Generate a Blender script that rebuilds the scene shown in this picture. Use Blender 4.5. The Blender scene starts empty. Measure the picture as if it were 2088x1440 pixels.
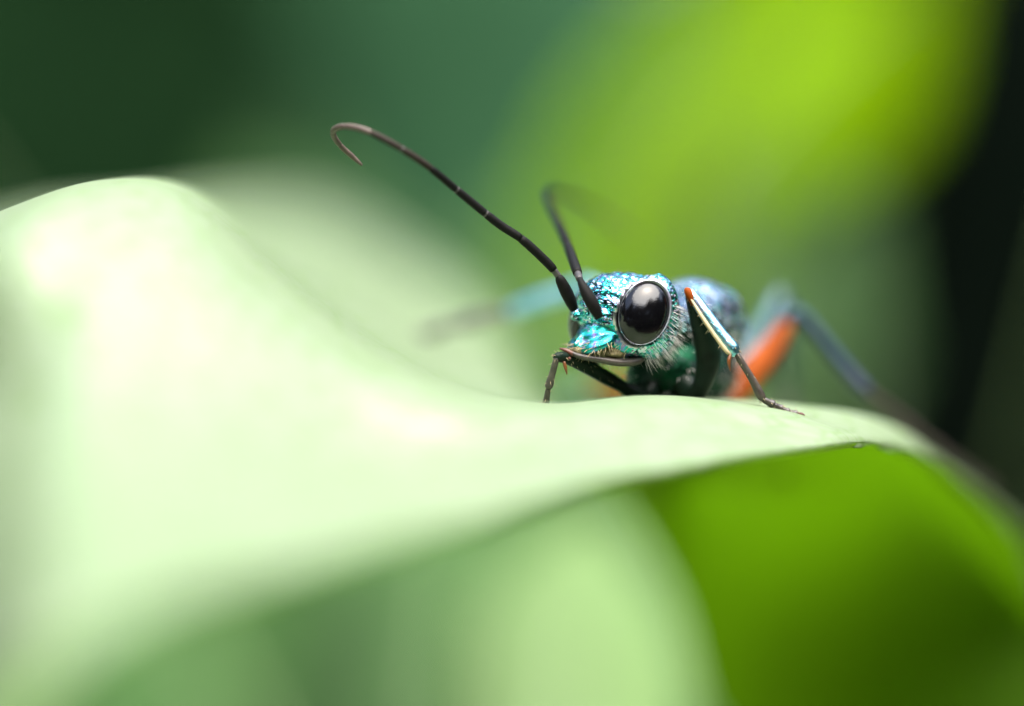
import bpy, math, random
import numpy as np
from mathutils import Vector, Matrix

# ------------------------------------------------------------------ camera, sky, sun, exposure
# The scene is built in millimetres (1 unit = 1 mm): a macro view of a wasp on a leaf.
S = bpy.context.scene
S.unit_settings.system = 'METRIC'; S.unit_settings.scale_length = 0.001
C = S.collection
CAMD = 120.0                      # lens to focus plane
PXMM = 70.0                       # photograph pixels per millimetre in the focus plane
cam_d = bpy.data.cameras.new('camera'); cam = bpy.data.objects.new('camera', cam_d); C.objects.link(cam)
cam.location = (0, -CAMD, 0); cam.rotation_euler = (math.radians(90), 0, 0)
cam_d.sensor_width = 36; cam_d.lens = 36 * CAMD / (2088 / PXMM)
cam_d.clip_start = 1; cam_d.clip_end = 60000
cam_d.dof.use_dof = True; cam_d.dof.focus_distance = CAMD - 0.35
cam_d.dof.aperture_fstop = cam_d.lens * 1e-3 / 8.6      # 8.6 mm wide entrance pupil
S.camera = cam

SUN_EL, SUN_AZ = math.radians(71), math.radians(152)    # azimuth from +Y (behind the wasp) towards +X
w = bpy.data.worlds.new('World'); S.world = w; w.use_nodes = True
nt = w.node_tree; bg = nt.nodes['Background']
sky = nt.nodes.new('ShaderNodeTexSky'); sky.sky_type = 'NISHITA'; sky.sun_disc = False
sky.sun_elevation = SUN_EL; sky.sun_rotation = SUN_AZ
sky.air_density = 1.0; sky.dust_density = 4.0; sky.ozone_density = 1.0
nt.links.new(sky.outputs[0], bg.inputs[0]); bg.inputs[1].default_value = 0.12
sun_d = bpy.data.lights.new('sun', 'SUN'); sun = bpy.data.objects.new('sun', sun_d); C.objects.link(sun)
sun_d.energy = 2.4; sun_d.angle = math.radians(78); sun_d.color = (1.0, 0.95, 0.86)
sdir = Vector((math.sin(SUN_AZ) * math.cos(SUN_EL), math.cos(SUN_AZ) * math.cos(SUN_EL), math.sin(SUN_EL)))
sun.rotation_euler = sdir.to_track_quat('Z', 'Y').to_euler()
S.view_settings.view_transform = 'Standard'; S.view_settings.look = 'None'
S.view_settings.exposure = 2.2; S.view_settings.gamma = 1.0; S.view_settings.use_curve_mapping = False
S.cycles.use_denoising = True
S.cycles.max_bounces = 8; S.cycles.transmission_bounces = 6; S.cycles.transparent_max_bounces = 6
S.cycles.caustics_reflective = False; S.cycles.caustics_refractive = False

R = random.Random(7)
rng = np.random.default_rng(11)

# ------------------------------------------------------------------ helpers
def W(px, py, d=0.0):
    """a place read off the photograph (2088 x 1440) at depth d mm behind the focus plane -> world mm"""
    s = (CAMD + d) / CAMD / PXMM
    return Vector(((px - 1044) * s, d, (720 - py) * s))

def link(name, me, mat=None, parent=None, smooth=True):
    o = bpy.data.objects.new(name, me); C.objects.link(o)
    if mat is not None and not me.materials: me.materials.append(mat)
    if smooth: me.polygons.foreach_set('use_smooth', [True] * len(me.polygons))
    if parent is not None: o.parent = parent
    return o

def tag(o, label=None, cat=None, group=None, kind=None):
    if label: o['label'] = label
    if cat: o['category'] = cat
    if group: o['group'] = group
    if kind: o['kind'] = kind
    return o

def empty(name, loc=(0, 0, 0)):
    o = bpy.data.objects.new(name, None); C.objects.link(o); o.location = loc; o.empty_display_size = 1
    return o

def pm(name, verts, faces):
    me = bpy.data.meshes.new(name); me.from_pydata([tuple(v) for v in verts], [], faces); me.update(); return me

def np_mesh(name, V, F):
    me = bpy.data.meshes.new(name); n = len(F); k = F.shape[1]
    me.vertices.add(len(V)); me.vertices.foreach_set('co', V.astype(np.float32).ravel())
    me.loops.add(n * k); me.loops.foreach_set('vertex_index', F.astype(np.int32).ravel())
    me.polygons.add(n); me.polygons.foreach_set('loop_start', np.arange(0, n * k, k, dtype=np.int32))
    me.update(calc_edges=True); me.validate(); return me

def catmull(P, n):
    """n samples per span through the points P (k x m array)"""
    P = np.asarray(P, float); k = len(P)
    Q = np.vstack([2 * P[0] - P[1], P, 2 * P[-1] - P[-2]])
    out = []
    for i in range(k - 1):
        p0, p1, p2, p3 = Q[i:i + 4]
        for t in np.linspace(0, 1, n, endpoint=False):
            out.append(.5 * (2 * p1 + (p2 - p0) * t + (2 * p0 - 5 * p1 + 4 * p2 - p3) * t * t + (3 * p1 - p0 - 3 * p2 + p3) * t ** 3))
    out.append(P[-1]); return np.array(out)

def tube_geo(pts, seg=14, flat=1.0):
    """pts: rows x, y, z, radius; closed round ends"""
    P = np.asarray(pts, float); n = len(P); V = []; F = []
    T = np.gradient(P[:, :3], axis=0); T /= (np.linalg.norm(T, axis=1, keepdims=True) + 1e-9)
    up = np.array([0, 0, 1.0]) if abs(T[0][2]) < .9 else np.array([1.0, 0, 0])
    a = np.cross(T[0], up); a /= np.linalg.norm(a)
    for i in range(n):
        a = a - T[i] * a.dot(T[i]); a /= np.linalg.norm(a); b = np.cross(T[i], a)
        for j in range(seg):
            th = 2 * math.pi * j / seg
            V.append(P[i, :3] + P[i, 3] * (math.cos(th) * a + flat * math.sin(th) * b))
    for i in range(n - 1):
        for j in range(seg):
            F.append((i * seg + j, i * seg + (j + 1) % seg, (i + 1) * seg + (j + 1) % seg, (i + 1) * seg + j))
    c0 = len(V); V.append(P[0, :3] - T[0] * P[0, 3] * .35); V.append(P[-1, :3] + T[-1] * P[-1, 3] * .35)
    for j in range(seg):
        F.append((c0, (j + 1) % seg, j)); F.append((c0 + 1, (n - 1) * seg + j, (n - 1) * seg + (j + 1) % seg))
    return V, F

def tube(name, pts, mat, parent=None, n=6, seg=14, flat=1.0):
    V, F = tube_geo(catmull(pts, n) if n > 1 else pts, seg, flat)
    return link(name, pm(name, V, F), mat, parent)

def row(v, r): return (v[0], v[1], v[2], r)

# ------------------------------------------------------------------ materials
def new_mat(name):
    m = bpy.data.materials.new(name); m.use_nodes = True
    t = m.node_tree; return m, t, t.nodes['Principled BSDF'], t.nodes['Material Output']

def N(t, kind, **kw):
    n = t.nodes.new(kind)
    for k, v in kw.items(): setattr(n, k, v)
    return n

def coords(t, scale=1.0):
    tc = N(t, 'ShaderNodeTexCoord'); return tc.outputs['Object']

def ramp(t, src, stops, interp='LINEAR'):
    r = N(t, 'ShaderNodeValToRGB'); r.color_ramp.interpolation = interp
    e = r.color_ramp.elements
    while len(e) < len(stops): e.new(.5)
    for x, (p, c) in zip(e, stops): x.position = p; x.color = (*c, 1) if len(c) == 3 else c
    t.links.new(src, r.inputs[0]); return r.outputs[0]

def noise(t, scale, detail=3, rough=.5, vec=None, dist=0.0):
    n = N(t, 'ShaderNodeTexNoise'); n.inputs['Scale'].default_value = scale
    n.inputs['Detail'].default_value = detail; n.inputs['Roughness'].default_value = rough; n.inputs['Distortion'].default_value = dist
    t.links.new(vec if vec is not None else coords(t), n.inputs['Vector']); return n.outputs['Fac']

def bump(t, b, h, strength, dist, prev=None):
    n = N(t, 'ShaderNodeBump'); n.inputs['Strength'].default_value = strength; n.inputs['Distance'].default_value = dist
    t.links.new(h, n.inputs['Height'])
    if prev is not None: t.links.new(prev, n.inputs['Normal'])
    t.links.new(n.outputs[0], b.inputs['Normal']); return n.outputs[0]

def leaf_mat(name, col, col2, trans=.4, rough=.4, scale=.08, tcol=None, vein=None, spec=.5):
    m, t, b, out = new_mat(name)
    f = noise(t, scale, 4)
    c = ramp(t, f, [(.3, col), (.7, col2)])
    t.links.new(c, b.inputs['Base Color']); b.inputs['Roughness'].default_value = rough
    b.inputs['Specular IOR Level'].default_value = spec
    tr = N(t, 'ShaderNodeBsdfTranslucent')
    if tcol: tr.inputs[0].default_value = (*tcol, 1)
    else: t.links.new(c, tr.inputs[0])
    mx = N(t, 'ShaderNodeMixShader'); mx.inputs[0].default_value = trans
    t.links.new(b.outputs[0], mx.inputs[1]); t.links.new(tr.outputs[0], mx.inputs[2]); t.links.new(mx.outputs[0], out.inputs[0])
    h = noise(t, scale * 30, 3)
    bump(t, b, h, .25, .08)
    if vein:
        oc = coords(t); vo = N(t, 'ShaderNodeTexVoronoi', feature='DISTANCE_TO_EDGE'); vo.inputs['Scale'].default_value = 1.5
        mp = N(t, 'ShaderNodeMapping'); mp.inputs['Scale'].default_value = (.45, 1.0, 1.0); mp.inputs['Rotation'].default_value = (0, .3, .5)
        t.links.new(oc, mp.inputs[0]); t.links.new(mp.outputs[0], vo.inputs['Vector'])
        ed = N(t, 'ShaderNodeMapRange'); ed.inputs[1].default_value = 0; ed.inputs[2].default_value = .12; ed.inputs[3].default_value = 1; ed.inputs[4].default_value = 0
        t.links.new(vo.outputs['Distance'], ed.inputs[0])
        sp = noise(t, 3.5, 5, .7)
        spc = N(t, 'ShaderNodeMapRange'); spc.inputs[1].default_value = .58; spc.inputs[2].default_value = .75; t.links.new(sp, spc.inputs[0])
        m1 = N(t, 'ShaderNodeMix', data_type='RGBA'); m1.inputs[7].default_value = (.16, .30, .07, 1); t.links.new(c, m1.inputs[6])
        k1 = N(t, 'ShaderNodeMath', operation='MULTIPLY'); k1.inputs[1].default_value = .4; t.links.new(ed.outputs[0], k1.inputs[0]); t.links.new(k1.outputs[0], m1.inputs[0])
        m2 = N(t, 'ShaderNodeMix', data_type='RGBA'); m2.inputs[7].default_value = (.17, .24, .09, 1); t.links.new(m1.outputs[2], m2.inputs[6])
        k2 = N(t, 'ShaderNodeMath', operation='MULTIPLY'); k2.inputs[1].default_value = .5; t.links.new(spc.outputs[0], k2.inputs[0]); t.links.new(k2.outputs[0], m2.inputs[0])
        t.links.new(m2.outputs[2], b.inputs['Base Color'])
        bump(t, b, ed.outputs[0], .35, -.05, b.inputs['Normal'].links[0].from_socket)
    if False:
        uv = N(t, 'ShaderNodeUVMap'); uv.uv_map = 'UVMap'
        wv = N(t, 'ShaderNodeTexWave'); wv.inputs['Scale'].default_value = vein; wv.inputs['Distortion'].default_value = 1.2
        wv.inputs['Detail'].default_value = 2; wv.bands_direction = 'Y'
        t.links.new(uv.outputs[0], wv.inputs['Vector'])
        bump(t, b, wv.outputs['Fac'], .25, .05, b.inputs['Normal'].links[0].from_socket)
    return m

def plain(name, col, rough=.5, metallic=0.0, var=.25, scale=3.0, bmp=.3, bscale=30, bd=.01, spec=.5):
    m, t, b, out = new_mat(name)
    f = noise(t, scale, 4)
    lo = tuple(x * (1 - var) for x in col); hi = tuple(min(1, x * (1 + var)) for x in col)
    t.links.new(ramp(t, f, [(.3, lo), (.7, hi)]), b.inputs['Base Color'])
    b.inputs['Roughness'].default_value = rough; b.inputs['Metallic'].default_value = metallic
    b.inputs['Specular IOR Level'].default_value = spec
    if bmp: bump(t, b, noise(t, bscale, 3), bmp, bd)
    return m

def irid_mat(name, stops, rough=.24, pit=12, pit_s=1.0, pit_d=.07, hue_scale=.9, cell=0.0):
    """metallic structural colour: hue drifts over the cuticle, with dense pits"""
    m, t, b, out = new_mat(name)
    oc = coords(t)
    f1 = noise(t, hue_scale, 3, .6, oc, .6)
    f2 = noise(t, hue_scale * 7, 2, .6, oc, .5)
    add = N(t, 'ShaderNodeMath', operation='MULTIPLY_ADD'); add.inputs[1].default_value = .45
    t.links.new(f2, add.inputs[0]); t.links.new(f1, add.inputs[2])
    sub = N(t, 'ShaderNodeMath', operation='SUBTRACT'); sub.inputs[1].default_value = .22; t.links.new(add.outputs[0], sub.inputs[0])
    mp = N(t, 'ShaderNodeMapping'); mp.inputs['Scale'].default_value = (1, 1, 1.5); t.links.new(oc, mp.inputs[0])
    wob = N(t, 'ShaderNodeTexNoise'); wob.inputs['Scale'].default_value = 4; t.links.new(oc, wob.inputs['Vector'])
    mixv = N(t, 'ShaderNodeMix', data_type='VECTOR'); mixv.inputs[0].default_value = .12
    t.links.new(mp.outputs[0], mixv.inputs[4]); t.links.new(wob.outputs['Color'], mixv.inputs[5])
    vo = N(t, 'ShaderNodeTexVoronoi'); vo.inputs['Scale'].default_value = pit; t.links.new(mixv.outputs[1], vo.inputs['Vector'])
    pr = N(t, 'ShaderNodeMapRange', interpolation_type='SMOOTHSTEP'); pr.inputs[1].default_value = .05; pr.inputs[2].default_value = .45
    t.links.new(vo.outputs['Distance'], pr.inputs[0])
    sx = N(t, 'ShaderNodeSeparateColor'); t.links.new(vo.outputs['Color'], sx.inputs[0])
    ce = N(t, 'ShaderNodeMath', operation='MULTIPLY_ADD'); ce.inputs[1].default_value = cell; ce.inputs[2].default_value = -.5 * cell
    t.links.new(sx.outputs[0], ce.inputs[0])
    tot = N(t, 'ShaderNodeMath', operation='ADD'); t.links.new(ce.outputs[0], tot.inputs[0]); t.links.new(sub.outputs[0], tot.inputs[1])
    wd = N(t, 'ShaderNodeMath', operation='MULTIPLY_ADD'); wd.inputs[1].default_value = 1.4; wd.inputs[2].default_value = -.19
    t.links.new(tot.outputs[0], wd.inputs[0])
    c = ramp(t, wd.outputs[0], stops)
    t.links.new(c, b.inputs['Base Color'])
    b.inputs['Metallic'].default_value = 1.0; b.inputs['Roughness'].default_value = rough
    b1 = bump(t, b, pr.outputs[0], pit_s, pit_d)
    bump(t, b, noise(t, 34, 3, .6, oc), .25, .012, b1)
    return m

M = {}
M['leaf'] = leaf_mat('waxy pale leaf', (.285, .38, .23), (.345, .435, .29), .45, .36, .06, (.36, .56, .025), 1)
M['under'] = leaf_mat('leaf underside', (.04, .085, .008), (.055, .11, .010), .5, .5, .06, (.36, .58, .07), spec=.08)  # olive underside, darkened further to stand in for shade below the leaf
M['rib'] = leaf_mat('leaf rib', (.28, .45, .16), (.34, .5, .2), .25, .4, .2)
M['lime'] = leaf_mat('lime leaf', (.15, .30, .002), (.19, .34, .002), .5, .8, .02, (.30, .55, .001), spec=.0)
M['limeolive'] = leaf_mat('yellow olive leaf', (.12, .245, .001), (.15, .275, .001), .5, .8, .02, (.24, .43, .001), spec=.0)
M['olive'] = leaf_mat('olive leaf', (.06, .11, .002), (.08, .13, .002), .5, .6, .02, (.10, .17, .001), spec=.03)
M['blue'] = leaf_mat('blue green leaf', (.018, .058, .025), (.025, .074, .032), .3, .8, .02, spec=.04)
M['mid'] = leaf_mat('mid green leaf', (.042, .105, .027), (.055, .13, .033), .35, .6, .02, spec=.12)
M['greyleaf'] = leaf_mat('grey green leaf', (.042, .095, .032), (.055, .115, .040), .35, .8, .02, spec=.03)
M['pale'] = leaf_mat('pale green leaf', (.11, .20, .06), (.14, .25, .075), .35, .5, .02, spec=.25)
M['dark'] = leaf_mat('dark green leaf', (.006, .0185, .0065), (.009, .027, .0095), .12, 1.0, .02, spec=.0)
M['black'] = leaf_mat('very dark leaf', (.0015, .003, .002), (.0025, .0045, .003), .04, 1.0, .02, spec=.0)  # near black, standing in for deep shade among the plants
M['stem'] = plain('green stem', (.08, .14, .04), .5, scale=.3, bscale=2, bd=.1)
M['soil'] = plain('forest soil', (.035, .026, .016), .9, var=.6, scale=.02, bmp=.8, bscale=.2, bd=4)

M['head'] = irid_mat('emerald cuticle', [(.16, (.01, .05, .06)), (.27, (.46, .44, .60)), (.4, (.05, .32, .52)), (.5, (.03, .46, .40)), (.58, (.015, .24, .14)), (.66, (.14, .56, .56)), (.78, (.60, .56, .68)), (.9, (.01, .06, .06))], cell=.34)
M['smooth'] = irid_mat('smooth blue green cuticle', [(.3, (.22, .20, .48)), (.42, (.05, .34, .52)), (.52, (.02, .40, .33)), (.62, (.02, .28, .18)), (.75, (.26, .30, .48))], .34, 6, .1, .03, 1.6)
M['orbitband'] = irid_mat('silvery inner orbit', [(.3, (.42, .38, .50)), (.5, (.45, .52, .52)), (.7, (.50, .44, .52))], .33, 9, .1, .02, 1.6)  # silvery skin by the eye; also colours the rim imitating reflected sky
M['chest'] = irid_mat('dark green chest cuticle', [(.3, (.006, .028, .016)), (.5, (.008, .06, .028)), (.7, (.03, .05, .045))], .45, 12, .6, .04)  # green cuticle, darkened to stand in for shade under the head
M['thorax'] = irid_mat('lavender grey thorax cuticle', [(.2, (.03, .07, .09)), (.34, (.50, .54, .64)), (.46, (.16, .52, .50)), (.56, (.07, .26, .28)), (.66, (.56, .64, .66)), (.78, (.28, .32, .46))], .26, 6.5, 1.0, .12, 1.1, .5)
M['bluemetal'] = irid_mat('blue leg cuticle', [(.3, (.14, .36, .50)), (.45, (.22, .52, .62)), (.58, (.30, .58, .62)), (.72, (.42, .46, .68))], .32, 12, .3, .02, 2.2, .15)
M['tealgrey'] = irid_mat('dull teal leg cuticle', [(.3, (.05, .10, .11)), (.5, (.07, .13, .14)), (.7, (.09, .12, .15))], .5, 14, .3, .02)
M['palefoot'] = plain('pale grey foot', (.085, .085, .07), .55)
M['slate'] = irid_mat('slate leg cuticle', [(.3, (.025, .045, .065)), (.5, (.035, .06, .08)), (.7, (.05, .06, .085))], .5, 14, .3, .02)
M['orange'] = plain('orange cuticle', (.19, .038, .002), .6, var=.2, scale=1.5, spec=.08)
M['blackleg'] = plain('black green cuticle', (.006, .015, .009), .42, var=.4, scale=2, bd=.02, spec=.12)
M['tan'] = plain('tan cuticle', (.42, .33, .19), .5, scale=6)
M['grey'] = plain('grey brown cuticle', (.045, .037, .030), .4, scale=5, var=.5)
M['claw'] = plain('red brown claw', (.10, .03, .018), .4)
M['spur'] = plain('amber spur', (.13, .04, .008), .4)
M['antenna'] = plain('velvet black antenna', (.005, .005, .0045), .6, scale=6, bscale=60, bmp=.5, bd=.012, spec=.1)
M['antenna_mid'] = plain('dark brown antenna segment', (.022, .018, .014), .6, scale=6, bscale=60, bd=.01, spec=.1)
M['antenna_tip'] = plain('brown antenna tip', (.065, .045, .034), .6, scale=6, bscale=60, bd=.01)
M['joint'] = plain('pale joint', (.035, .032, .03), .5, scale=10)
M['mouth'] = plain('khaki mouthparts', (.17, .14, .06), .55, var=.5, scale=9, bmp=.6, bscale=22, bd=.05)
M['whitehair'] = plain('white bristles', (.75, .74, .7), .35, var=.1, bmp=0)
M['tanhair'] = plain('tan bristles', (.4, .32, .18), .45, var=.2, bmp=0)

def eye_mat():
    m, t, b, out = new_mat('black compound eye')
    b.inputs['Base Color'].default_value = (.002, .002, .0025, 1); b.inputs['Roughness'].default_value = .12
    b.inputs['IOR'].default_value = 1.52; b.inputs['Specular IOR Level'].default_value = .5
    b.inputs['Coat Weight'].default_value = .0; b.inputs['Coat Roughness'].default_value = .06
    vo = N(t, 'ShaderNodeTexVoronoi'); vo.inputs['Scale'].default_value = 26; t.links.new(coords(t), vo.inputs['Vector'])
    bump(t, b, vo.outputs['Distance'], .12, .01)
    return m
M['eye'] = eye_mat()
def wing_mat():
    m, t, b, out = new_mat('smoky wing membrane')
    b.inputs['Base Color'].default_value = (.12, .09, .06, 1); b.inputs['Roughness'].default_value = .25
    tr = N(t, 'ShaderNodeBsdfTransparent'); mx = N(t, 'ShaderNodeMixShader'); mx.inputs[0].default_value = .5
    t.links.new(b.outputs[0], mx.inputs[1]); t.links.new(tr.outputs[0], mx.inputs[2]); t.links.new(mx.outputs[0], out.inputs[0])
    return m
M['wing'] = wing_mat()

# ------------------------------------------------------------------ ground
GZ = -170.0
def ground():
    n = 90; g = np.sign(np.linspace(-1, 1, n)) * np.abs(np.linspace(-1, 1, n)) ** 3 * 20000
    X, Y = np.meshgrid(g, g, indexing='ij')
    Z = GZ + 9 * np.sin(X * .011 + 1) * np.cos(Y * .013) + 4 * np.sin(X * .04) * np.sin(Y * .05 + 2)
    V = np.stack([X, Y, Z], -1).reshape(-1, 3)
    i, j = np.meshgrid(np.arange(n - 1), np.arange(n - 1), indexing='ij'); a = (i * n + j).ravel()
    o = link('ground', np_mesh('ground', V, np.stack([a, a + n, a + n + 1, a + 1], -1)), M['soil'])
    tag(o, 'dark forest soil under the plants', 'ground', kind='structure')
ground()

# ------------------------------------------------------------------ the leaf the wasp stands on
# columns run along the leaf (left -> right), rows from the near margin over the ridge to the far margin
LEAF = [
 [(-420,1760,-18),(-380,1080,-5),(-330,640,4),(-330,570,15.6),(-300,590,45.0),(-280,700,69.0)],
 [(-120,1520,-28),(-80,930,-11),(-10,480,-6),(20,455,16.3),(50,460,48.0),(70,520,75.2)],
 [(70,1368,-37),(150,860,-16),(200,400,-4),(250,420,18.5),(280,440,52.7),(290,470,83.3)],
 [(300,1250,-34),(350,850,-15),(365,425,-3.5),(430,408,21.3),(480,418,56.1),(500,440,86.7)],
 [(520,1185,-29),(540,880,-14),(560,590,-4),(610,488,24.1),(645,436,62.9),(660,445,90.1)],
 [(760,1120,-24),(760,930,-12),(760,740,-5),(800,630,20.4),(830,535,59.2),(840,550,84.8)],
 [(950,1066,-19.5),(945,930,-11),(925,822,-6.5),(950,745,16.1),(975,640,44.8),(985,660,64.4)],
 [(1130,1012,-15),(1130,915,-9),(1110,836,-4),(1110,840,8),(1110,852,20),(1105,870,32)],
 [(1290,975,-10),(1290,898,-7),(1290,820,-2.5),(1290,850,8),(1290,930,13),(1275,1015,24)],
 [(1450,948,-7),(1440,885,-4.5),(1440,824,-1),(1430,850,9),(1410,1000,24),(1385,1230,32)],
 [(1600,924,-4),(1590,885,-2.5),(1580,842,0),(1590,856,8),(1570,1080,27),(1470,1480,36)],
 [(1710,909,-1.5),(1712,890,-.7),(1705,878,1),(1735,862,8),(1760,1060,26),(1740,1600,32)],
 [(1795,910,3),(1808,905,4),(1826,900,6),(1850,900,11),(1915,1050,28),(1980,1600,34)],
 [(1890,936,9),(1899,939,10),(1912,949,12),(1933,974,15),(2020,1130,32),(2150,1600,38)],
 [(1980,998,15),(1988,1002,16),(1999,1014,17.5),(2018,1048,20),(2100,1210,36),(2260,1600,42)],
 [(2075,1083,21),(2082,1088,22),(2092,1103,23.5),(2110,1142,26),(2190,1300,40),(2380,1650,46)],
]
def leaf_surface():
    G = np.array([[tuple(W(*p)) for p in c] for c in LEAF])            # cols x rows x 3
    A = np.stack([catmull(G[:, r], 14) for r in range(G.shape[1])], 1)   # fine cols
    B = np.stack([catmull(A[c], 24) for c in range(A.shape[0])], 0)
    return B
LS = leaf_surface()
def make_main_leaf():
    B = LS.copy(); nc, nr = B.shape[:2]
    u = np.linspace(0, 1, nc)[:, None]; v = np.linspace(0, 1, nr)[None]
    B[..., 2] += .025 * np.sin(u * 41 + v * 9) * np.sin(v * 17 + 1)
    k_ = np.interp(np.arange(nc), np.arange(0, nc + 3, 3), np.cumsum(rng.normal(0, .05, len(np.arange(0, nc + 3, 3)))) * .35)
    B += (k_ - np.convolve(k_, np.ones(31) / 31, 'same'))[:, None, None] * np.exp(-(v[0] * nr / 2.2) ** 2)[None, :, None] * np.array([0, -.3, 1.0])
    nrm = np.cross(np.gradient(B, axis=0), np.gradient(B, axis=1)); nrm /= np.linalg.norm(nrm, axis=-1, keepdims=True)
    vv = (v * (nr - 1) - 48.0); fade = np.clip((u - .11) * 20, 0, 1) * np.clip((.52 - u) * 14, 0, 1)
    B += nrm * (fade * (.06 * np.exp(-(vv / 1.5) ** 2)))[..., None]
    root = empty('broad_leaf', W(300, 1250, -34))
    tag(root, 'large pale wavy waxy leaf with the wasp standing on it', 'leaf')
    i, j = np.meshgrid(np.arange(nc - 1), np.arange(nr - 1), indexing='ij'); a = (i * nr + j).ravel()
    F = np.stack([a, a + nr, a + nr + 1, a + 1], -1)
    me = np_mesh('blade', (B - np.array(root.location)).reshape(-1, 3), F)
    uvl = me.uv_layers.new(name='UVMap'); vi = np.zeros(len(me.loops), int); me.loops.foreach_get('vertex_index', vi)
    U = np.stack(np.broadcast_arrays(u, v), -1).reshape(-1, 2)[vi]; uvl.data.foreach_set('uv', U.astype(np.float32).ravel())
    blade = link('blade', me, M['leaf'], root)
    me.materials.append(M['under'])
    so = blade.modifiers.new('thickness', 'SOLIDIFY'); so.thickness = .28; so.offset = 0; so.material_offset = 1; so.material_offset_rim = 0
    # midrib along the crease of the raised lobe
    r = 2 * 24
    L = B[30:100, r] - np.array(root.location); k = np.linspace(0, 1, len(L))
    tube('midrib', [(*p, .07 + .0 * q) for p, q in zip(L[::5], k[::5])], M['rib'], root, 4, 10)
    # petiole and stem carrying the leaf, out of the frame at the left
    e = B[0, r] - np.array(root.location)
    gz = GZ - root.location.z
    tube('petiole', [(*e, .9), (e[0] - 12, e[1] + 2, e[2] - 9, 1.1), (e[0] - 24, e[1] + 6, e[2] - 40, 1.4), (e[0] - 28, e[1] + 8, gz - 3, 2.0)], M['stem'], root, 8, 12)
make_main_leaf()

# ------------------------------------------------------------------ the wasp: continuous body from a distance field
wasp = empty('wasp', (0, 0, 0))
YAW = math.radians(50)
HC = W(1270, 648, 1.0)
hl = Vector((math.cos(YAW), -math.sin(YAW), 0)); hf = Vector((-math.sin(YAW), -math.cos(YAW), 0)); hu = Vector((0, 0, 1))
PIT = math.radians(4)
hf, hu = (hf * math.cos(PIT) - hu * math.sin(PIT)), (hu * math.cos(PIT) + hf * math.sin(PIT))
HM = Matrix((hl, hf, hu)).transposed()           # head frame -> world
def H(a, b, c): return HC + HM @ Vector((a, b, c))

def rotm(rx=0, ry=0, rz=0):
    return np.array(Matrix.Rotation(math.radians(rz), 3, 'Z') @ Matrix.Rotation(math.radians(ry), 3, 'Y') @ Matrix.Rotation(math.radians(rx), 3, 'X'))

class Field:
    def __init__(s, P): s.P = P; s.d = np.full(len(P), 50.0, np.float32)
    def smin(s, d, k):
        h = np.clip(.5 + .5 * (s.d - d) / k, 0, 1); s.d = s.d * (1 - h) + d * h - k * h * (1 - h)
    def smax(s, d, k):                       # carve with -d
        h = np.clip(.5 - .5 * (s.d + d) / k, 0, 1); s.d = s.d * (1 - h) + (-d) * h + k * h * (1 - h)
    def ell(s, c, r, Rm=None):
        q = s.P - np.asarray(c, np.float32)
        if Rm is not None: q = q @ np.asarray(Rm, np.float32)
        r = np.asarray(r, np.float32); k0 = np.linalg.norm(q / r, axis=1); k1 = np.linalg.norm(q / (r * r), axis=1) + 1e-6
        return k0 * (k0 - 1) / k1
    def add(s, c, r, Rm=None, k=.3): s.smin(s.ell(c, r, Rm), k)
    def cut(s, c, r, Rm=None, k=.1): s.smax(s.ell(c, r, Rm), k)
    def cap(s, a, b, ra, rb, k=.2):
        a = np.asarray(a, np.float32); b = np.asarray(b, np.float32); ab = b - a
        t = np.clip((s.P - a) @ ab / ab.dot(ab), 0, 1)[:, None]
        s.smin(np.linalg.norm(s.P - a - t * ab, axis=1) - (ra + (rb - ra) * t[:, 0]), k)

EYE_C = {+1: (1.27, .31, .13), -1: (-1.27, .31, .13)}
EYE_R = (.47, .72, .97)
def eye_rot(sgn):
    """columns: outward axis, tangential axis, long axis of the eye in the head frame"""
    o = Vector((sgn * .86, .50, .22)).normalized()
    lng = Vector((sgn * .14, -.48, 1.0)); lng = (lng - o * lng.dot(o)).normalized()
    return np.array(Matrix((o, lng.cross(o), lng)).transposed())

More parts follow.
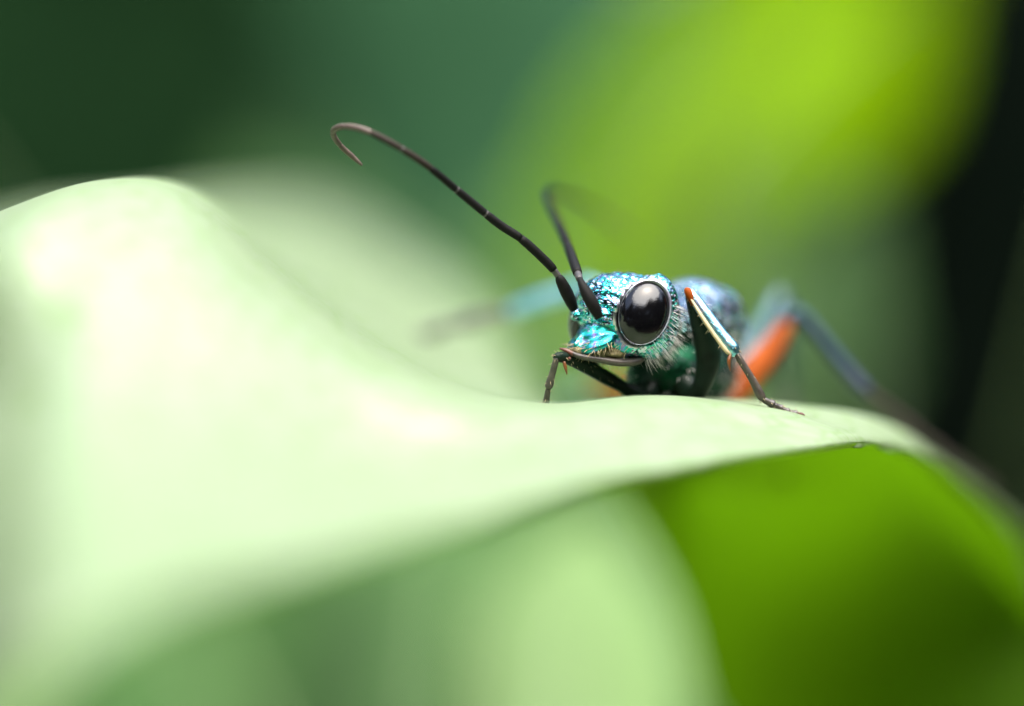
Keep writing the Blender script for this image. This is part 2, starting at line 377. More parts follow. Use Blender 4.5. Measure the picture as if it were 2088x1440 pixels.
def body_field(P):
    f = Field(P)
    HMn = np.array(HM); q = lambda a, b, c: np.array(H(a, b, c))
    hd = lambda c, r, rot=None, k=.3: f.add(q(*c), r, HMn if rot is None else HMn @ rot, k)
    # head capsule
    hd((0, -.05, .05), (1.55, 1.18, 1.28))
    hd((0, .55, .35), (1.0, .85, .95), k=.3)                 # frons
    hd((0, .35, -.75), (1.15, .75, .6), k=.35)               # lower face
    hd((.95, -.25, -.35), (.6, .75, .9)); hd((-.95, -.25, -.35), (.6, .75, .9))
    hd((1.06, -.48, .18), (.62, .62, 1.08)); hd((-1.06, -.48, .18), (.62, .62, 1.08))      # temples
    hd((0, .95, -.30), (.62, .8, .36), rotm(-22), .15)        # supraclypeal area
    hd((0, 1.25, -.62), (.86, .72, .27), rotm(-26), .06)      # clypeus plate
    hd((0, 1.30, -.46), (.13, .74, .26), rotm(-24), .10)      # keel
    for s_ in (1, -1):
        f.cap(q(s_ * .55, .95, .12), q(s_ * .50, 1.38, .16), .24, .17, .1)   # antennal tubercles
        Rm = HMn @ eye_rot(s_)
        f.cut(q(*EYE_C[s_]), (EYE_R[0] + .03, EYE_R[1] + .03, EYE_R[2] + .03), Rm, .05)
        # raised orbit round the eye
    f.cut(q(0, .95, .55), (.05, .6, .5), HMn, .1)             # frontal line
    g = (P - np.array(HC, np.float32)) @ HMn.astype(np.float32)
    rr_ = np.sqrt((g[:, 0] * .8) ** 2 + (g[:, 1] - 1.3) ** 2 + (g[:, 2] + .3) ** 2)
    on = np.clip((g[:, 2] - .05) * 4, 0, 1) * np.clip((g[:, 1] + .7) * 3, 0, 1) * (f.d < .5)
    f.d = f.d + on * (.020 * np.sin(rr_ * 24 + 1.6 * np.sin(g[:, 0] * 5) + 1.2 * np.sin(g[:, 2] * 7)) + .012 * np.sin(g[:, 0] * 27 + 2 * np.sin(rr_ * 9)))
    # prothorax, thorax, propodeum
    f.cap(H(0, -.8, -.1), W(1400, 665, 3.2), .75, .95, .3)
    f.add(W(1412, 648, 4.4), (1.35, 1.5, 1.22), rotm(0, 0, -12), .35)
    f.add(W(1442, 634, 5.4), (1.1, .75, .82), None, .2)
    f.cut(W(1440, 570, 6.3), (2.0, .14, .6), None, .15)
    f.add(W(1372, 752, 2.6), (1.05, 1.0, .98), None, .3)       # front coxae and chest
    f.add(W(1310, 775, 2.4), (.5, .6, .75), None, .3)
    f.add(W(1420, 690, 7.4), (1.45, 2.0, 1.55), None, .3)
    f.add(W(1498, 672, 6.2), (.42, .6, .55), None, .15)         # tegula bulge
    f.add(W(1425, 760, 6.4), (1.2, 1.5, 1.0), None, .3)
    f.add(W(1425, 700, 10.2), (1.25, 1.9, 1.25), None, .25)
    f.cut(W(1425, 575, 9.0), (2.0, .14, .8), None, .15)
    # waist and abdomen
    f.cap(W(1425, 715, 12.0), W(1422, 722, 13.6), .34, .30, .2)
    f.add(W(1418, 745, 17.0), (1.35, 3.4, 1.35), rotm(-6), .25)
    f.add(W(1410, 775, 20.4), (.8, 2.2, .8), rotm(-14), .5)
    for yy, py in ((15.4, 600), (17.2, 600), (19.0, 620)):
        f.cut(W(1418, 740, yy), (3, .05, 3), None, .08) if False else None
    return f.d

def surface_nets(fn, lo, hi, h):
    n = np.ceil((np.array(hi) - lo) / h).astype(int) + 1
    xs = [lo[k] + h * np.arange(n[k]) for k in range(3)]
    D = np.empty(n, np.float32)
    step = max(1, int(600000 / (n[0] * n[2])))
    for y0 in range(0, n[1], step):
        X, Y, Z = np.meshgrid(xs[0], xs[1][y0:y0 + step], xs[2], indexing='ij')
        D[:, y0:y0 + step] = fn(np.stack([X, Y, Z], -1).reshape(-1, 3).astype(np.float32)).reshape(X.shape)
    s = D < 0
    cn = np.zeros(np.array(n) - 1, np.int8)
    for dx in (0, 1):
        for dy in (0, 1):
            for dz in (0, 1):
                cn += s[dx:n[0] - 1 + dx, dy:n[1] - 1 + dy, dz:n[2] - 1 + dz]
    act = (cn > 0) & (cn < 8); idx = np.argwhere(act); m = len(idx)
    ids = np.full(act.shape, -1, np.int64); ids[act] = np.arange(m)
    acc = np.zeros((m, 3)); cnt = np.zeros(m)
    cs = [(a, b, c) for a in (0, 1) for b in (0, 1) for c in (0, 1)]
    for p in cs:
        for ax in range(3):
            if p[ax]: continue
            p2 = list(p); p2[ax] = 1
            d0 = D[tuple((idx + p).T)]; d1 = D[tuple((idx + p2).T)]
            x = (d0 < 0) != (d1 < 0); t = np.where(x, d0 / (d0 - d1 + 1e-12), 0)
            pos = np.tile(np.array(p, float), (m, 1)); pos[:, ax] = t
            acc[x] += pos[x]; cnt[x] += 1
    V = np.array(lo) + h * (idx + acc / cnt[:, None])
    Q = []
    for ax in range(3):
        b, c = [(1, 2), (2, 0), (0, 1)][ax]
        sl0 = [slice(None)] * 3; sl1 = [slice(None)] * 3; sl0[ax] = slice(0, -1); sl1[ax] = slice(1, None)
        s0 = s[tuple(sl0)]; s1 = s[tuple(sl1)]; e = np.argwhere(s0 != s1); fl = s0[tuple(e.T)]
        ok = (e[:, b] > 0) & (e[:, c] > 0) & (e[:, b] < n[b] - 1) & (e[:, c] < n[c] - 1); e = e[ok]; fl = fl[ok]
        def cell(db, dc):
            k = e.copy(); k[:, b] -= db; k[:, c] -= dc; return ids[tuple(k.T)]
        q = np.stack([cell(1, 1), cell(0, 1), cell(0, 0), cell(1, 0)], -1)
        q[~fl] = q[~fl][:, ::-1]; Q.append(q)
    return V, np.vstack(Q)

def make_body():
    lo = np.array([.6, -2.2, -3.4]); hi = np.array([9.4, 24.5, 3.6])
    V, F = surface_nets(body_field, lo, hi, .055)
    return link('body', np_mesh('body', V, F), M['head'], wasp)
body = make_body()
def paint_body():
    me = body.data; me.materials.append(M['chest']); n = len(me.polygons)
    c = np.zeros(n * 3, np.float32); me.polygons.foreach_get('center', c); c = c.reshape(-1, 3)
    q = (c - np.array(HC)) @ np.array(HM)
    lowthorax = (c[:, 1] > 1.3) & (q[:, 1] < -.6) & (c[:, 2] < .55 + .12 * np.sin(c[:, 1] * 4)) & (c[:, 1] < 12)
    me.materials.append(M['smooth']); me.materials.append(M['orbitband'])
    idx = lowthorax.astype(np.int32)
    me.materials.append(M['thorax']); idx[(idx == 0) & (q[:, 1] < -1.05)] = 4
    idx[(q[:, 1] > .62) & (q[:, 2] < -.16) & (np.abs(q[:, 0]) < 1.2)] = 2
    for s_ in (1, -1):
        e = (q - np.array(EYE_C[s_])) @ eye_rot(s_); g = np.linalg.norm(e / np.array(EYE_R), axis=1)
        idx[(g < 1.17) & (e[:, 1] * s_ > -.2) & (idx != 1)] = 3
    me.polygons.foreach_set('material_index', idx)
paint_body()

# ---- eyes
def make_eye(sgn):
    Rm = eye_rot(sgn); c = Vector(EYE_C[sgn]); nu, nv = 48, 32; V = []; F = []
    for i in range(nv + 1):
        th = math.pi * i / nv
        for j in range(nu):
            ph = 2 * math.pi * j / nu
            p = np.array([EYE_R[0] * math.cos(th), EYE_R[1] * math.sin(th) * math.cos(ph), EYE_R[2] * math.sin(th) * math.sin(ph)])
            V.append(tuple(H(*(Rm @ p + np.array(c)))))
    for i in range(nv):
        for j in range(nu):
            F.append((i * nu + j, i * nu + (j + 1) % nu, (i + 1) * nu + (j + 1) % nu, (i + 1) * nu + j))
    o = link('compound_eye', pm('compound_eye', V, F), M['eye'], wasp)
    # orbit: a proud rim, pale and thick on top, imitating sky reflected in the eye
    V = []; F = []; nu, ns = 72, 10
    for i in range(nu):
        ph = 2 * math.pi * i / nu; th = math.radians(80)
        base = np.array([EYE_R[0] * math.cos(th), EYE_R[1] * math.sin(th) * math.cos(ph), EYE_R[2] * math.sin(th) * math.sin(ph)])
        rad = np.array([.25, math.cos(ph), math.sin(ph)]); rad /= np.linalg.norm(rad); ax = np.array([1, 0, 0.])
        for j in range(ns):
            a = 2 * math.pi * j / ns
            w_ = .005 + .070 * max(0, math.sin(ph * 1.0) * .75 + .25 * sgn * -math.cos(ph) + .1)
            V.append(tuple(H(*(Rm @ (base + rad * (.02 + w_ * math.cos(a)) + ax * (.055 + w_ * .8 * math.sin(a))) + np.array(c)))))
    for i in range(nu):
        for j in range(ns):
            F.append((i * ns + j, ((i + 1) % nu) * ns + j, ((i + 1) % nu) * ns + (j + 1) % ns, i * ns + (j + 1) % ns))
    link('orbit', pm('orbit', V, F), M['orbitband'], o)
for s_ in (1, -1): make_eye(s_)

# ---- antennae: scape is the part, the segments along the whip are its sub-parts
def antenna(scape, whip, nseg, r0, r1, tipcol):
    a = tube('antenna', [row(p, r) for p, r in scape], M['antenna'], wasp, 6, 16)
    P = catmull([tuple(p) for p in whip], 24)
    L = np.concatenate([[0], np.cumsum(np.linalg.norm(np.diff(P, axis=0), axis=1))]); T = L[-1]
    cuts = np.concatenate([[0, .018], np.cumsum([.018 + .0] + [0])[1:]])
    ed = [0, .022] + list(.022 + (1 - .022) * (np.cumsum([1.25, 1.15, 1.05, 1, .95, .9, .85, .8, .8, .9][:nseg]) / sum([1.25, 1.15, 1.05, 1, .95, .9, .85, .8, .8, .9][:nseg])))
    for k in range(len(ed) - 1):
        ss = np.linspace(ed[k], ed[k + 1], 12); pts = []
        for m_, s in enumerate(ss):
            p = [np.interp(s * T, L, P[:, q]) for q in range(3)]
            r = r0 + (r1 - r0) * s
            e = min(m_, 11 - m_)
            r *= (.90 if e == 0 else .97 if e == 1 else 1.0) * (1 + .05 * (m_ / 11))
            if k == 0: r *= .72
            if k == len(ed) - 2: r *= 1 - .45 * max(0, m_ / 11 - .6) / .4
            pts.append((*p, r))
        mt = M['joint'] if k == 0 else (M['antenna_tip'] if ed[k] > tipcol else M['antenna_mid'] if ed[k] > tipcol - .24 else M['antenna'])
        tube('pedicel' if k == 0 else 'antenna_segment', pts, mt, a, 1, 14)
        if k in (2, 3, 5):
            p0, p1 = np.array(pts[-2][:3]), np.array(pts[-1][:3]); dd = (p1 - p0) / np.linalg.norm(p1 - p0); rj = pts[-3][3] * .93
            tube('antenna_joint', [(*(p1 - dd * .05), rj * .8), (*(p1 - dd * .02), rj), (*(p1 + dd * .02), rj), (*(p1 + dd * .05), rj * .8)], M['joint'], a, 1, 12)
antenna([(W(1170, 630, .2), .13), (W(1163, 613, .0), .175), (W(1153, 592, -.1), .185), (W(1143, 572, -.2), .15), (W(1139, 563, -.2), .10)],
        [W(1139, 564, -.2), W(1118, 538, -.3), W(1065, 489, -.6), W(1013, 454, -.8), W(938, 393, -1.3), W(868, 336, -2.0), W(800, 293, -2.4), W(745, 266, -2.2), W(706, 258, -1.8), W(683, 263, -1.3), W(680, 276, -.8), W(694, 297, -.2), W(717, 318, .1), W(738, 337, .2)],
        10, .135, .075, .62)
antenna([(W(1222, 647, -.9), .13), (W(1212, 628, -1.0), .185), (W(1200, 606, -1.0), .19), (W(1188, 583, -.9), .13), (W(1182, 569, -.7), .08)],
        [W(1182, 570, -.7), W(1172, 540, .4), W(1154, 490, 2.6), W(1132, 438, 5.2), W(1119, 404, 7.2), W(1124, 391, 8.6), W(1150, 396, 11), W(1200, 420, 14.5), W(1255, 455, 17.5), W(1290, 485, 19.0)],
        10, .15, .07, .8)

# ---- mandibles, mouthparts
def mandible(s_):
    o = tube('mandible', [row(H(s_ * .95, .15, -1.18), .10), row(H(s_ * .92, .42, -1.26), .15), row(H(s_ * .78, .95, -1.25), .14), row(H(s_ * .55, 1.45, -1.13), .12), row(H(s_ * .25, 1.95, -1.0), .10), row(H(-s_ * .06, 2.22, -.93 + .12 * s_), .06), row(H(-s_ * .22, 2.30, -.90 + .15 * s_), .02)], M['grey'], wasp, 7, 14, .8)
    tube('mandible_tip', [row(H(s_ * .12, 2.10, -.965 + .04 * s_), .075), row(H(-s_ * .06, 2.23, -.925 + .12 * s_), .066), row(H(-s_ * .22, 2.31, -.895 + .15 * s_), .024)], M['claw'], o, 5, 10)
for s_ in (1, -1): mandible(s_)
def lump(name, parts, mat, h=.05):
    P = np.array([p[0] for p in parts]); lo = P.min(0) - 1.1; hi = P.max(0) + 1.1
    def fn(Q):
        f = Field(Q)
        for c, r in parts: f.add(c, r, np.array(HM), .12)
        f.d += .02 * np.sin(Q[:, 0] * 19 + Q[:, 2] * 13) * np.sin(Q[:, 1] * 17) + .015 * np.sin(Q[:, 2] * 31)
        return f.d
    V, F = surface_nets(fn, lo, hi, h); return link(name, np_mesh(name, V, F), mat, wasp)
lump('labrum', [(tuple(H(0, 1.35, -.88)), (.62, .5, .16)), (tuple(H(.45, .8, -1.0)), (.4, .45, .2)), (tuple(H(-.45, .8, -1.0)), (.4, .45, .2)), (tuple(H(0, 1.75, -.85)), (.28, .28, .14))], M['mouth'])

# ---- legs: the femur with its coxa is the part, shin, foot segments, spurs and claws are sub-parts
def leg(coxa, femur, tibia, tarsus, mf, mt, mts, spur=None, tr=.10, knee=None, edge=None):
    f = tube('leg', [row(p, r) for p, r in coxa + femur], mf, wasp, 6, 16)
    t = tube('tibia', [row(p, r) for p, r in tibia], mt, f, 6, 16)
    if knee: tube('knee', [row(p, r) for p, r in knee], M['orange'], f, 5, 14)
    if edge: tube('tibia_ridge', [row(p, r) for p, r in edge], M['tan'], f, 5, 10)
    for i in range(len(tarsus) - 1):
        a, b = Vector(tarsus[i]), Vector(tarsus[i + 1]); r = tr * (1 - .07 * i); m_ = a.lerp(b, .55)
        if (b - a).length > 1.0: m_ = m_ + Vector((0, 0, .04))
        tube('tarsal_segment', [row(a, r * .7), row(a.lerp(b, .12), r * .9), row(m_, r), row(a.lerp(b, .9), r * 1.25), row(b, r * .8)], mts, f, 4, 12)
    d = (Vector(tarsus[-1]) - Vector(tarsus[-2])).normalized(); e = Vector(tarsus[-1]); sd = d.cross(Vector((0, 0, 1))).normalized()
    for q in (1, -1):
        tube('claw', [row(e, .05), row(e + d * .14 + sd * .10 * q + Vector((0, 0, .02)), .035), row(e + d * .24 + sd * .13 * q - Vector((0, 0, .10)), .01)], M['claw'], f, 4, 8)
    for sp in (spur or []):
        tube('spur', [row(p, r) for p, r in sp], M['spur'], f, 4, 8)
    return f
# front leg beside the near eye
FORE = []
FORE += [leg([(W(1385, 770, 2.2), .45), (W(1410, 800, 1.6), .34)], [(W(1428, 792, 1.2), .27), (W(1444, 735, .9), .36), (W(1436, 680, .6), .36), (W(1418, 630, .35), .24), (W(1406, 603, .2), .14)],
    [(W(1405, 594, .1), .10), (W(1412, 602, .0), .15), (W(1440, 643, -.1), .20), (W(1470, 684, -.2), .21), (W(1493, 712, -.25), .22), (W(1502, 722, -.3), .13)],
    [W(1502, 722, -.3), W(1556, 815, -.1), W(1578, 826, 0), W(1594, 834, .1), W(1608, 840, .15), W(1626, 844, .2)],
    M['blackleg'], M['bluemetal'], M['grey'],
    [[(W(1489, 724, -.4), .05), (W(1486, 738, -.45), .055), (W(1489, 757, -.4), .01)], [(W(1503, 712, -.3), .03), (W(1512, 720, -.3), .008)]], .11,
    [(W(1399, 590, .05), .07), (W(1403, 595, -.02), .12), (W(1409, 605, -.05), .13), (W(1418, 620, -.05), .12)],
    [(W(1407, 606, -.12), .03), (W(1428, 641, -.28), .055), (W(1455, 681, -.36), .06), (W(1480, 714, -.4), .07), (W(1490, 724, -.4), .04)])]
# front leg under the mandibles
FORE += [leg([(W(1330, 785, 2.2), .40), (W(1318, 803, 1.8), .30)], [(W(1305, 806, 1.7), .25), (W(1290, 800, 1.5), .24), (W(1270, 790, 1.3), .18)],
    [(W(1280, 794, 1.4), .17), (W(1240, 772, 1.0), .21), (W(1200, 750, .5), .21), (W(1160, 732, -.2), .18), (W(1140, 728, -.6), .15), (W(1130, 728, -.7), .08)],
    [W(1135, 730, -.7), W(1118, 792, -.4), W(1112, 828, -.1), W(1108, 842, .1), W(1103, 852, .3), W(1095, 858, .5)],
    M['blackleg'], M['blackleg'], M['grey'],
    [[(W(1150, 738, -.6), .045), (W(1153, 750, -.6), .05), (W(1156, 764, -.55), .01)]], .10)]
# middle legs
leg([(W(1440, 780, 6.5), .5)], [(W(1475, 815, 7.4), .40), (W(1518, 775, 8.4), .46), (W(1566, 718, 9.6), .40), (W(1603, 664, 10.4), .24)],
    [(W(1600, 664, 10.4), .22), (W(1618, 640, 10.5), .24), (W(1645, 655, 10.5), .22), (W(1692, 715, 10.4), .24), (W(1740, 772, 10.3), .25), (W(1768, 800, 10.2), .21)],
    [W(1768, 800, 10.2), W(1870, 885, 12.0), W(1920, 926, 13.6), W(1955, 952, 15.0), W(1985, 976, 16.4), W(2018, 996, 17.8)],
    M['orange'], M['slate'], M['grey'], None, .19)
leg([(W(1370, 770, 6.5), .45)], [(W(1330, 740, 7.5), .38), (W(1280, 670, 9.0), .42), (W(1230, 610, 10.0), .28)],
    [(W(1240, 640, 11.0), .2), (W(1205, 586, 12.2), .26), (W(1160, 596, 12.6), .27), (W(1100, 614, 13), .27), (W(1040, 636, 13.4), .22)],
    [W(1040, 636, 13.4), W(930, 662, 14), W(875, 680, 14.5), W(830, 686, 15), W(780, 680, 15.5), W(742, 642, 16)],
    M['orange'], M['bluemetal'], M['palefoot'], None, .2)
# hind legs
leg([(W(1440, 760, 11), .5)], [(W(1480, 780, 11.5), .34), (W(1530, 710, 13), .34), (W(1570, 645, 14.4), .30), (W(1590, 604, 15), .22)],
    [(W(1590, 604, 15), .22), (W(1602, 628, 16.0), .26), (W(1610, 668, 17), .26), (W(1605, 740, 19), .28), (W(1600, 800, 21), .22)],
    [W(1600, 800, 21), W(1600, 850, 20), W(1600, 900, 19), W(1600, 930, 18.4), W(1600, 950, 18.2), W(1598, 970, 18)],
    M['tealgrey'], M['tealgrey'], M['grey'], None, .19)
leg([(W(1380, 770, 11), .5)], [(W(1330, 800, 13.0), .36), (W(1285, 800, 15), .40), (W(1245, 796, 17), .32), (W(1215, 790, 19), .22)],
    [(W(1215, 790, 19), .2), (W(1195, 798, 20.5), .22), (W(1170, 808, 22), .22), (W(1150, 818, 24), .18)],
    [W(1150, 815, 24), W(1135, 826, 26), W(1128, 832, 27), W(1120, 836, 27.8), W(1114, 838, 28.4), W(1106, 840, 29)],
    M['orange'], M['bluemetal'], M['grey'], None, .19)

# ---- wings folded over the back
def wing(s_, L, wd, z):
    o_ = W(1432 + 38 * s_, 640, 7.2); V = []; F = []; n = 18; m_ = 6
    for i in range(n + 1):
        t = i / n; half = wd * math.sin(math.pi * min(1, t * .92 + .05)) ** .7 * (.45 + .6 * t)
        for j in range(m_ + 1):
            q = j / m_ - .5
            V.append((o_.x - s_ * t * 1.1 + 2 * q * half * .85, o_.y + L * t, o_.z + z - .09 * L * t - .25 * abs(q) * s_ * q * 2 * half + .02 * math.sin(i * 2 + j)))
    for i in range(n):
        for j in range(m_): a = i * (m_ + 1) + j; F.append((a, a + 1, a + m_ + 2, a + m_ + 1))
    o = link('wing', pm('wing', V, F), M['wing'], wasp)
    for q in (0, 2, 4):
        pts = [V[i * (m_ + 1) + q] for i in range(0, n + 1, 3)]
        tube('wing_vein', [(*p, .045 * (1 - .6 * k / 6)) for k, p in enumerate(pts)], M['grey'], o, 3, 6)
wing(1, 13, .9, -.05); wing(-1, 13, .9, -.12)

# ---- bristles: far too many to count
def bristles(name, roots, mat, parent=None):
    V = []; F = []
    for p, d, L, r in roots:
        d = d.normalized(); a = d.cross(Vector((.3, .8, .5))).normalized(); b = d.cross(a); k = len(V)
        bend = Vector((0, 0, -.12 * L)) + a * R.uniform(-.12, .12) * L
        for t, rr in ((0, r), (.55, r * .75)):
            c = p + d * L * t + bend * t * t
            for j in range(4):
                th = j * math.pi / 2; V.append(c + rr * (math.cos(th) * a + math.sin(th) * b))
        V.append(p + d * L + bend)
        for j in range(4): F.append((k + j, k + (j + 1) % 4, k + 4 + (j + 1) % 4, k + 4 + j)); F.append((k + 4 + j, k + 4 + (j + 1) % 4, k + 8))
    o = link(name, pm(name, V, F), mat, parent or wasp); o['kind'] = 'stuff'; return o
dg = bpy.context.evaluated_depsgraph_get()
from mathutils.bvhtree import BVHTree
bme = body.data
VB = np.zeros(len(bme.vertices) * 3, np.float32); bme.vertices.foreach_get('co', VB); VB = VB.reshape(-1, 3)
NB = np.zeros(len(bme.vertices) * 3, np.float32); bme.vertices.foreach_get('normal', NB); NB = NB.reshape(-1, 3)
HL = (VB - np.array(HC)) @ np.array(HM)      # body vertices in the head frame
def pick(mask, n): 
    k = np.flatnonzero(mask); return rng.choice(k, min(n, len(k)), replace=False)
roots = []
for k in pick((HL[:, 0] > .75) & (HL[:, 1] < .25) & (HL[:, 1] > -1.0) & (HL[:, 2] < .35) & (HL[:, 0] < 1.8) & (HL[:, 2] > -1.4), 270):
    nrm = Vector(NB[k]); d = nrm * .6 + hl * .45 - hf * .25 + Vector((0, 0, -.45)) + Vector((R.uniform(-.15, .15), R.uniform(-.15, .15), R.uniform(-.15, .15)))
    roots.append((Vector(VB[k]), d, R.uniform(.14, .50), R.uniform(.0035, .0062)))
bristles('beard_bristles', roots, M['whitehair'])
roots = []
for k in pick((HL[:, 1] > .7) & (HL[:, 2] < -.62) & (np.abs(HL[:, 0]) < 1.0), 240):
    roots.append((Vector(VB[k]), Vector(NB[k]) * .6 + hf * .5 + Vector((R.uniform(-.4, .4), R.uniform(-.4, .4), -.35)), R.uniform(.12, .28), R.uniform(.008, .012)))
for k in pick((HL[:, 2] > .3) & (np.abs(HL[:, 0]) < 1.3) & (HL[:, 1] > -1), 60):
    roots.append((Vector(VB[k]), Vector(NB[k]) + Vector((R.uniform(-.2, .2), 0, 0)), R.uniform(.05, .12), .006))
bristles('face_bristles', roots, M['tanhair'])
roots = []
for k in pick((VB[:, 1] > 1.2) & (VB[:, 1] < 8) & (VB[:, 2] < .6), 500):
    roots.append((Vector(VB[k]), Vector(NB[k]) + Vector((R.uniform(-.3, .3), R.uniform(-.3, .3), -.3)), R.uniform(.15, .32), R.uniform(.008, .012)))
bristles('chest_bristles', roots, M['whitehair'])
def hairy_leg(f, n):
    roots = []
    for o in [f] + list(f.children):
        if not o.name.startswith(('tibia', 'tarsal')): continue
        vs = o.data.vertices; k = max(6, int(n * len(vs) / 900))
        for q in rng.choice(len(vs), k):
            v = vs[int(q)]; roots.append((v.co.copy(), v.normal + Vector((R.uniform(-.3, .3), R.uniform(-.3, .3), -.5)), R.uniform(.06, .16), R.uniform(.005, .008)))
    bristles('leg_bristles', roots, M['tanhair'], f)
for f in FORE: hairy_leg(f, 70)
tag(wasp, 'metallic emerald wasp with black eyes and orange thighs standing on the pale leaf', 'wasp')

# ------------------------------------------------------------------ plants behind and below
def leaf_geo(L, wd, droop, fold, seed):
    """a pointed oval leaf along +Y from its base, blade in XY, tip drooping"""
    rr = random.Random(seed); n, m_ = 22, 10; V = []; F = []; ph = rr.uniform(0, 6)
    for i in range(n + 1):
        t = i / n; half = wd * .5 * (math.sin(math.pi * t ** .8) ** .75) + .002 * L
        for j in range(m_ + 1):
            q = j / m_ * 2 - 1
            wob = .03 * wd * math.sin(9 * t + 4 * q + ph) * abs(q)
            V.append((q * half, L * t, -droop * L * t * t + fold * abs(q) * half + wob + .012 * wd * math.cos(26 * (t - .25 * abs(q))) * abs(q)))
    for i in range(n):
        for j in range(m_): a = i * (m_ + 1) + j; F.append((a, a + 1, a + m_ + 2, a + m_ + 1))
    return V, F

def plant(name, label, leaves, foot, mstem=None):
    """leaves: (px, py, depth of the leaf's middle, length, width, lean angle in the picture, tilt back, material)"""
    root = empty(name, (foot[0], foot[1], GZ)); tag(root, label, 'plant', 'plants behind the wasp')
    inv = -Vector(root.location)
    bases = []
    for i, (px, py, d, L, wd, lean, tilt, mat) in enumerate(leaves):
        V, F = leaf_geo(L, wd, .12, .18, hash((px, py)) % 1000)
        # stand the blade up facing the camera, tip at 'lean' degrees from up, tilted back by 'tilt'
        M3 = Matrix.Rotation(math.radians(lean), 3, 'Y') @ Matrix.Rotation(math.radians(90 - tilt), 3, 'X')
        mid = M3 @ Vector((0, L * .5, 0)); c = W(px, py, d)
        P = [M3 @ Vector(v) - mid + c + inv for v in V]
        lf = link('leaf', pm('leaf', P, F), mat, root)
        so = lf.modifiers.new('thickness', 'SOLIDIFY'); so.thickness = .35
        mid_pts = [P[k * 11 + 5] for k in range(0, 23, 4)]
        tube('midrib', [(*p, .55 * (1 - .13 * k)) for k, p in enumerate(mid_pts)], M['stem'], lf, 3, 8)
        bases.append((P[5], M3 @ Vector((0, -1, 0))))
    top = max(b[0].z for b in bases); h = max(40, top * .8)
    tube('stem', [(0, 0, -3, 3.2), (3, 2, h * .3, 2.8), (-2, 4, h * .65, 2.3), (1, 2, h, 1.5)], mstem or M['stem'], root, 8, 10)
    for b, dr in bases:
        zz = min(h * .95, max(h * .2, b.z * .7)); j = Vector((0, 2.5, zz))
        m_ = b + dr * 12 * 1.0; m_ = m_.lerp(j, .35)
        tube('petiole', [row(b, .8), row(m_, 1.0), row(j, 1.3)], M['stem'], root, 6, 8)
    return root

plant('lime_plant', 'bright lime green broad leaves glowing behind the wasp', [
    (1470, 270, 205, 48, 17, 38, 30, M['lime']), (1660, 60, 190, 38, 19, 45, 40, M['limeolive']),
    (1190, 610, 245, 34, 17, 15, 35, M['mid']), (1860, 10, 205, 32, 15, 65, 30, M['olive'])], (38, 200))
plant('blue_green_plant', 'dull blue-green broad leaves high behind the antennae', [
    (720, 100, 320, 100, 52, -30, 35, M['blue']), (1050, 180, 330, 90, 46, 20, 40, M['blue']), (420, 260, 310, 80, 40, -50, 30, M['blue']),
    (900, 480, 300, 80, 42, 5, 40, M['mid']), (600, 620, 320, 80, 50, -20, 40, M['mid'])], (-30, 340))
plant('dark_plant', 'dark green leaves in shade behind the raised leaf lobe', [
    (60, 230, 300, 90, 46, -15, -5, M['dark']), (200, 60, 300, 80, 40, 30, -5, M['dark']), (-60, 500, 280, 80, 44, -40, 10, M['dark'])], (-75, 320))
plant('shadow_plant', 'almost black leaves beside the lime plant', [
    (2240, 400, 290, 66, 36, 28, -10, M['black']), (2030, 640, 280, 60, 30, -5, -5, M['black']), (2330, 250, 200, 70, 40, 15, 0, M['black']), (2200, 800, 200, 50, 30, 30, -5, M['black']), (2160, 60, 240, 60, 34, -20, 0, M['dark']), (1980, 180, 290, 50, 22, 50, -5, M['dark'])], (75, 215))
plant('grey_green_plant', 'soft grey-green leaves low behind the hind legs', [
    (1700, 770, 225, 34, 20, 0, 40, M['greyleaf']), (1480, 640, 260, 50, 30, 15, 40, M['mid']), (1780, 1000, 230, 36, 17, 15, 40, M['greyleaf'])], (45, 230))
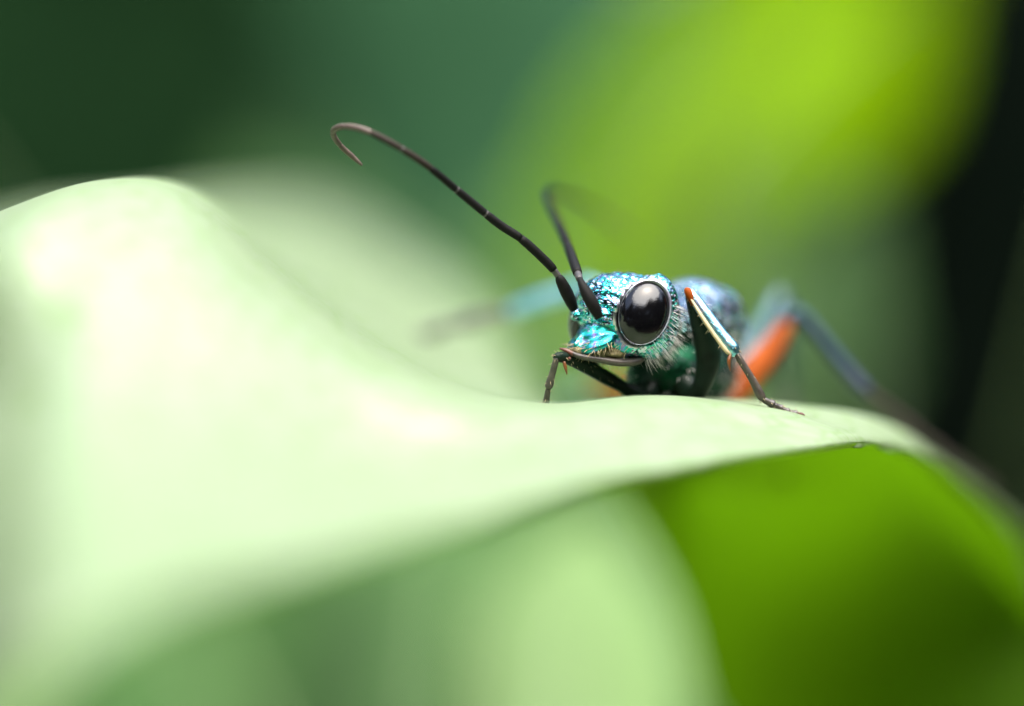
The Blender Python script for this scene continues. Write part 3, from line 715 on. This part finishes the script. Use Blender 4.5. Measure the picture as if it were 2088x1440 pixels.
plant('pale_plant', 'pale green leaf below the pale waxy leaf', [
    (1180, 1330, 60, 22, 9.5, 5, 45, M['pale']), (900, 1340, 85, 30, 15, 8, 45, M['mid'])], (6, 66))
plant('low_plant', 'muted green leaves low below the near margin of the waxy leaf', [
    (430, 1380, 110, 40, 22, -35, 40, M['mid']), (680, 1400, 130, 46, 26, 20, 45, M['mid']), (1350, 1250, 150, 40, 24, 60, 35, M['mid']), (90, 1440, 120, 50, 30, -20, 50, M['pale'])], (-14, 120))

# ------------------------------------------------------------------ surrounding undergrowth (a mass of leaves, all round)
def undergrowth():
    n = 18000; V = np.zeros((n, 6, 3)); rr = rng
    th = rr.uniform(0, 2 * math.pi, n); rad = rr.uniform(560, 900, n); z = GZ + rr.uniform(0, 1, n) ** .9 * (560 + 60 * np.sin(th * 5) + 40 * np.sin(th * 11 + 1))
    c = np.stack([np.cos(th) * rad, 60 + np.sin(th) * rad, z], -1)
    L = rr.uniform(50, 110, n); wd = L * rr.uniform(.35, .55, n)
    ax = np.stack([rr.normal(0, 1, n), rr.normal(0, 1, n), rr.normal(-.3, .6, n)], -1); ax /= np.linalg.norm(ax, axis=1, keepdims=True)
    up = np.stack([rr.normal(0, .5, n), rr.normal(0, .5, n), np.ones(n)], -1); sd = np.cross(ax, up); sd /= np.linalg.norm(sd, axis=1, keepdims=True)
    nn = np.cross(sd, ax)
    for k, (a, b, e) in enumerate(((-.5, 0, 0), (-.1, .5, .12), (.5, 0, -.1), (-.1, -.5, .12), (-.1, 0, 0), (.2, 0, 0))):
        V[:, k] = c + ax * (a * L)[:, None] + sd * (b * wd)[:, None] + nn * (e * wd)[:, None]
    i = np.arange(n) * 6
    F = np.concatenate([np.stack([i, i + 4, i + 1], -1), np.stack([i + 4, i + 5, i + 1], -1), np.stack([i + 5, i + 2, i + 1], -1),
                        np.stack([i, i + 3, i + 4], -1), np.stack([i + 4, i + 3, i + 5], -1), np.stack([i + 5, i + 3, i + 2], -1)])
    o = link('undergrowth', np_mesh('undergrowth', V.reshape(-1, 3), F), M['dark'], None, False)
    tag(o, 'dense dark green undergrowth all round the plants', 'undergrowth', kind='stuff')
undergrowth()
